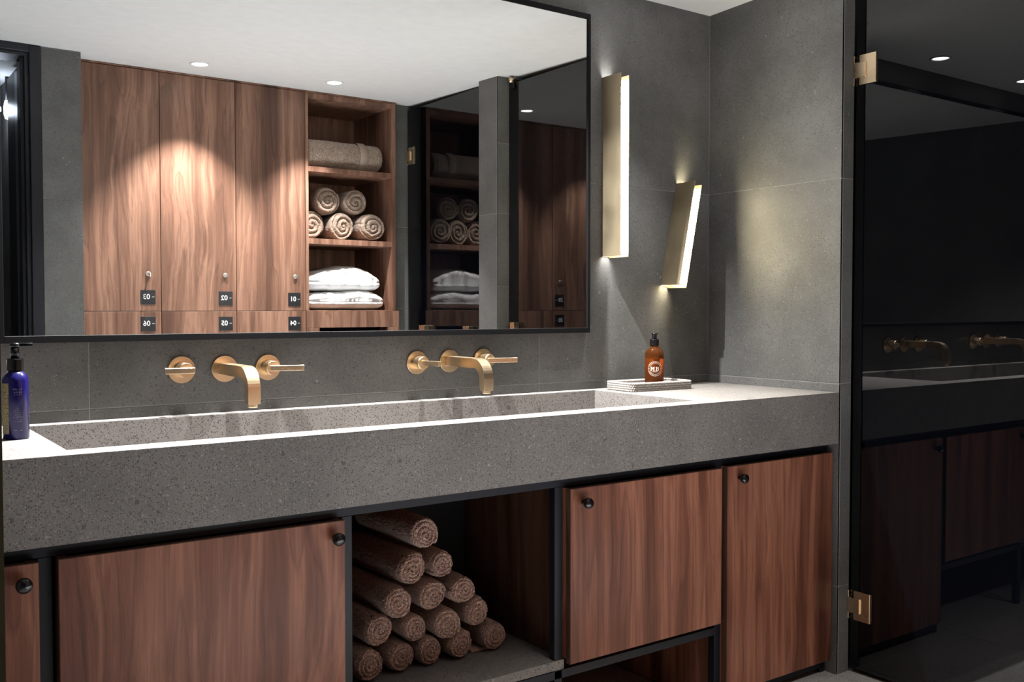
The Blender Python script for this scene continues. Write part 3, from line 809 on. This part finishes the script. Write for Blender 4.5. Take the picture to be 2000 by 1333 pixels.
tr_ = struct(obj('trim_1', W(-1.788, -.037, LY+.002, LY-.03, ZT+.001, ZT+.0095), 'woodtop'), 'thin walnut strip between lockers and ceiling')
# open shelf unit
su = thing('open_shelf_unit', 'open walnut shelf unit for towels and robes, right of the lockers', 'shelf', (-.32, -2.7, H+ZS))
so_ = -Vector(su.location)
def SP(name, *a, mt='woodtop'):
    o = obj(name, W(*a, .0008), mt, su); o.location = so_; return o
SP('side_panel', jx[3]+.001, -.586, LY, -2.98, ZS, ZT)
SP('side_panel', -.064, -.038, LY, -2.98, ZS, ZT)
SP('top_panel', -.586, -.064, LY, -2.98, 1.455, ZT)
SP('shelf', -.586, -.064, LY-.002, -2.96, 1.048, 1.077)
SP('shelf', -.586, -.064, LY-.002, -2.96, .646, .676)
SP('bottom_panel', -.586, -.064, LY, -2.98, ZS, ZS+.004)
SP('back_panel', -.586, -.064, -2.955, -2.98, ZS+.004, 1.455)
# cabinet below with a dark return slot
lc = thing('linen_cabinet', 'low walnut cabinet with a dark slot below the open shelves', 'cabinet', (-.32, -2.7, H-.95))
lo = -Vector(lc.location)
def LP(name, *a, mt='woodtop'):
    o = obj(name, W(*a, .0008), mt, lc); o.location = lo; return o
LP('front_panel', jx[3]+.0015, -.024, LY+.012, LY-.010, .177, ZS-.001)
LP('front_panel', jx[3]+.0015, -.530, LY+.012, LY-.010, -.95, .176)
LP('front_panel', -.095, -.024, LY+.012, LY-.010, -.95, .176)
LP('front_panel', -.5295, -.0955, LY+.012, LY-.010, -.95, .02)
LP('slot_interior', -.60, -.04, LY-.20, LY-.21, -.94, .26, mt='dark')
LP('side_panel', -.040, -.025, LY-.011, -2.98, -.95, ZS-.001)

# towels on the shelves: long roll, five end-on rolls
me_long = roll_mesh('bath_towel_roll', 11, .081, .465, 3.0, 'towel', .0026, .014)
o = bpy.data.objects.new('bath_towel_roll', me_long); C.objects.link(o)
o.rotation_euler = (0, 0, R(88)); o.location = (-.112, -2.568, H+1.077+.084)
tag(o, 'large beige towel rolled lengthwise on the top open shelf', 'towel')
bm = lathe([(.0835, -.024), (.0862, -.022), (.0862, .022), (.0835, .024)], 48, M4=Matrix.Rotation(R(90), 4, 'X'))
obj('woven_band', bm, 'towelband', o, True, (0, .125, 0))
light_rolls = [roll_mesh('hand_towel_roll', sd, .082, .36, 2.7, 'towel', .0026, .020) for sd in (21, 22, 23)]
RL = [(-.500, .7625, -2.62, .083, 'beige towel roll, left one of the bottom three on the middle shelf'), (-.331, .7615, -2.57, .082, 'beige towel roll, centre of the bottom three on the middle shelf'),
      (-.166, .7595, -2.51, .080, 'beige towel roll, right one of the bottom three on the middle shelf'), (-.418, .906, -2.585, .082, 'beige towel roll, left one of the upper two on the middle shelf'), (-.250, .904, -2.56, .079, 'beige towel roll, right one of the upper two on the middle shelf')]
for i, (x, z, y, r, lab) in enumerate(RL):
    o = bpy.data.objects.new('hand_towel_roll', light_rolls[i % 3]); C.objects.link(o)
    o.location = (x, y, H+z); o.rotation_euler = (0, i*1.7, PI+rnd.uniform(-.02, .02)); o.scale = (r/.083, 1, r/.083)
    tag(o, lab, 'towel', 'beige towel rolls on the middle shelf')

# folded robes
def robe(name, cx, cy, z, lx, ly, hz, seed, label, dome=.012):
    bm = bmesh.new(); nx, ny = 90, 46
    rd = random.Random(seed); so = Vector((seed*2.1, seed, 0))
    loops = []
    # closed cross-section in (y,z): a folded pad with a tuck line in its front, swept along x
    NS = 84
    for i in range(nx+1):
        u = i/nx; x = (u-.5)*lx
        ex = max(.04, (1-abs(2*u-1)**8)**.5)
        ring = []
        for k in range(NS):
            a = 2*PI*k/NS
            c, s = math.cos(a), math.sin(a)
            yy = math.copysign(abs(c)**.55, c)*ly/2*(.9+.1*ex)
            zz = math.copysign(abs(s)**.75, s)*hz/2*(ex if s > 0 else ex**.35)
            # folds hanging on the front
            n1 = noise.noise(Vector((x*16, yy*7, zz*10))+so); n2 = noise.noise(Vector((x*42, yy*20, zz*26))+so)
            yy += .012*n1*(abs(c)) + .004*n2
            if s > 0: zz += hz*.20*noise.noise(Vector((x*7, yy*5, 0))+so) + .003*n2 + dome*math.exp(-((u-.62)/.30)**2)
            if c > .2: yy -= .010*math.exp(-((zz)/.007)**2)     # tuck between the two layers
            if c > .2: yy += .003*math.sin(x*70+3*math.sin(x*21+seed))*(.5+.5*s)
            ring.append(bm.verts.new((x, yy, max(zz, -hz/2)+hz/2)))
        loops.append(ring)
    for A, Bq in zip(loops, loops[1:]):
        for k in range(NS): bm.faces.new((A[k], A[(k+1) % NS], Bq[(k+1) % NS], Bq[k]))
    bm.faces.new(loops[0]); bm.faces.new(loops[-1])
    o = obj(name, bm, 'robe', None, True, (cx, cy, H+z))
    tag(o, label, 'bathrobe', 'folded robes on the bottom shelf')
    return o
robe('folded_robe', -.335, -2.66, ZS+.005, .478, .32, .100, 3, 'folded white robe lying at the bottom of the robe stack')
robe('folded_robe', -.348, -2.66, ZS+.112, .462, .31, .108, 8, 'folded white robe on top of the other robe', .045)

# ------------------------------------------------------------------ corridor lamp seen through the doorway
cl = thing('corridor_lamp', 'bright white lamp glowing in the corridor, seen through the doorway', 'light', (-1.975, -3.20, H+1.34))
obj('lamp_glass', lathe([(0, -.05), (.012, -.045), (.018, -.02), (.018, .02), (.012, .05), (0, .055)], 20), 'led_cool', cl, True)
obj('lamp_holder', lathe([(.006, .05), (.010, .05), (.010, .20), (0, .20)], 14), 'navy', cl, True)
lp = bpy.data.lights.new('corridor_glow', 'POINT'); lp.energy = 2.2; lp.color = (.75, .85, 1); lp.shadow_soft_size = .03
lo_ = bpy.data.objects.new('corridor_glow', lp); C.objects.link(lo_); lo_.parent = cl; lo_.location = (-.06, 0, 0)
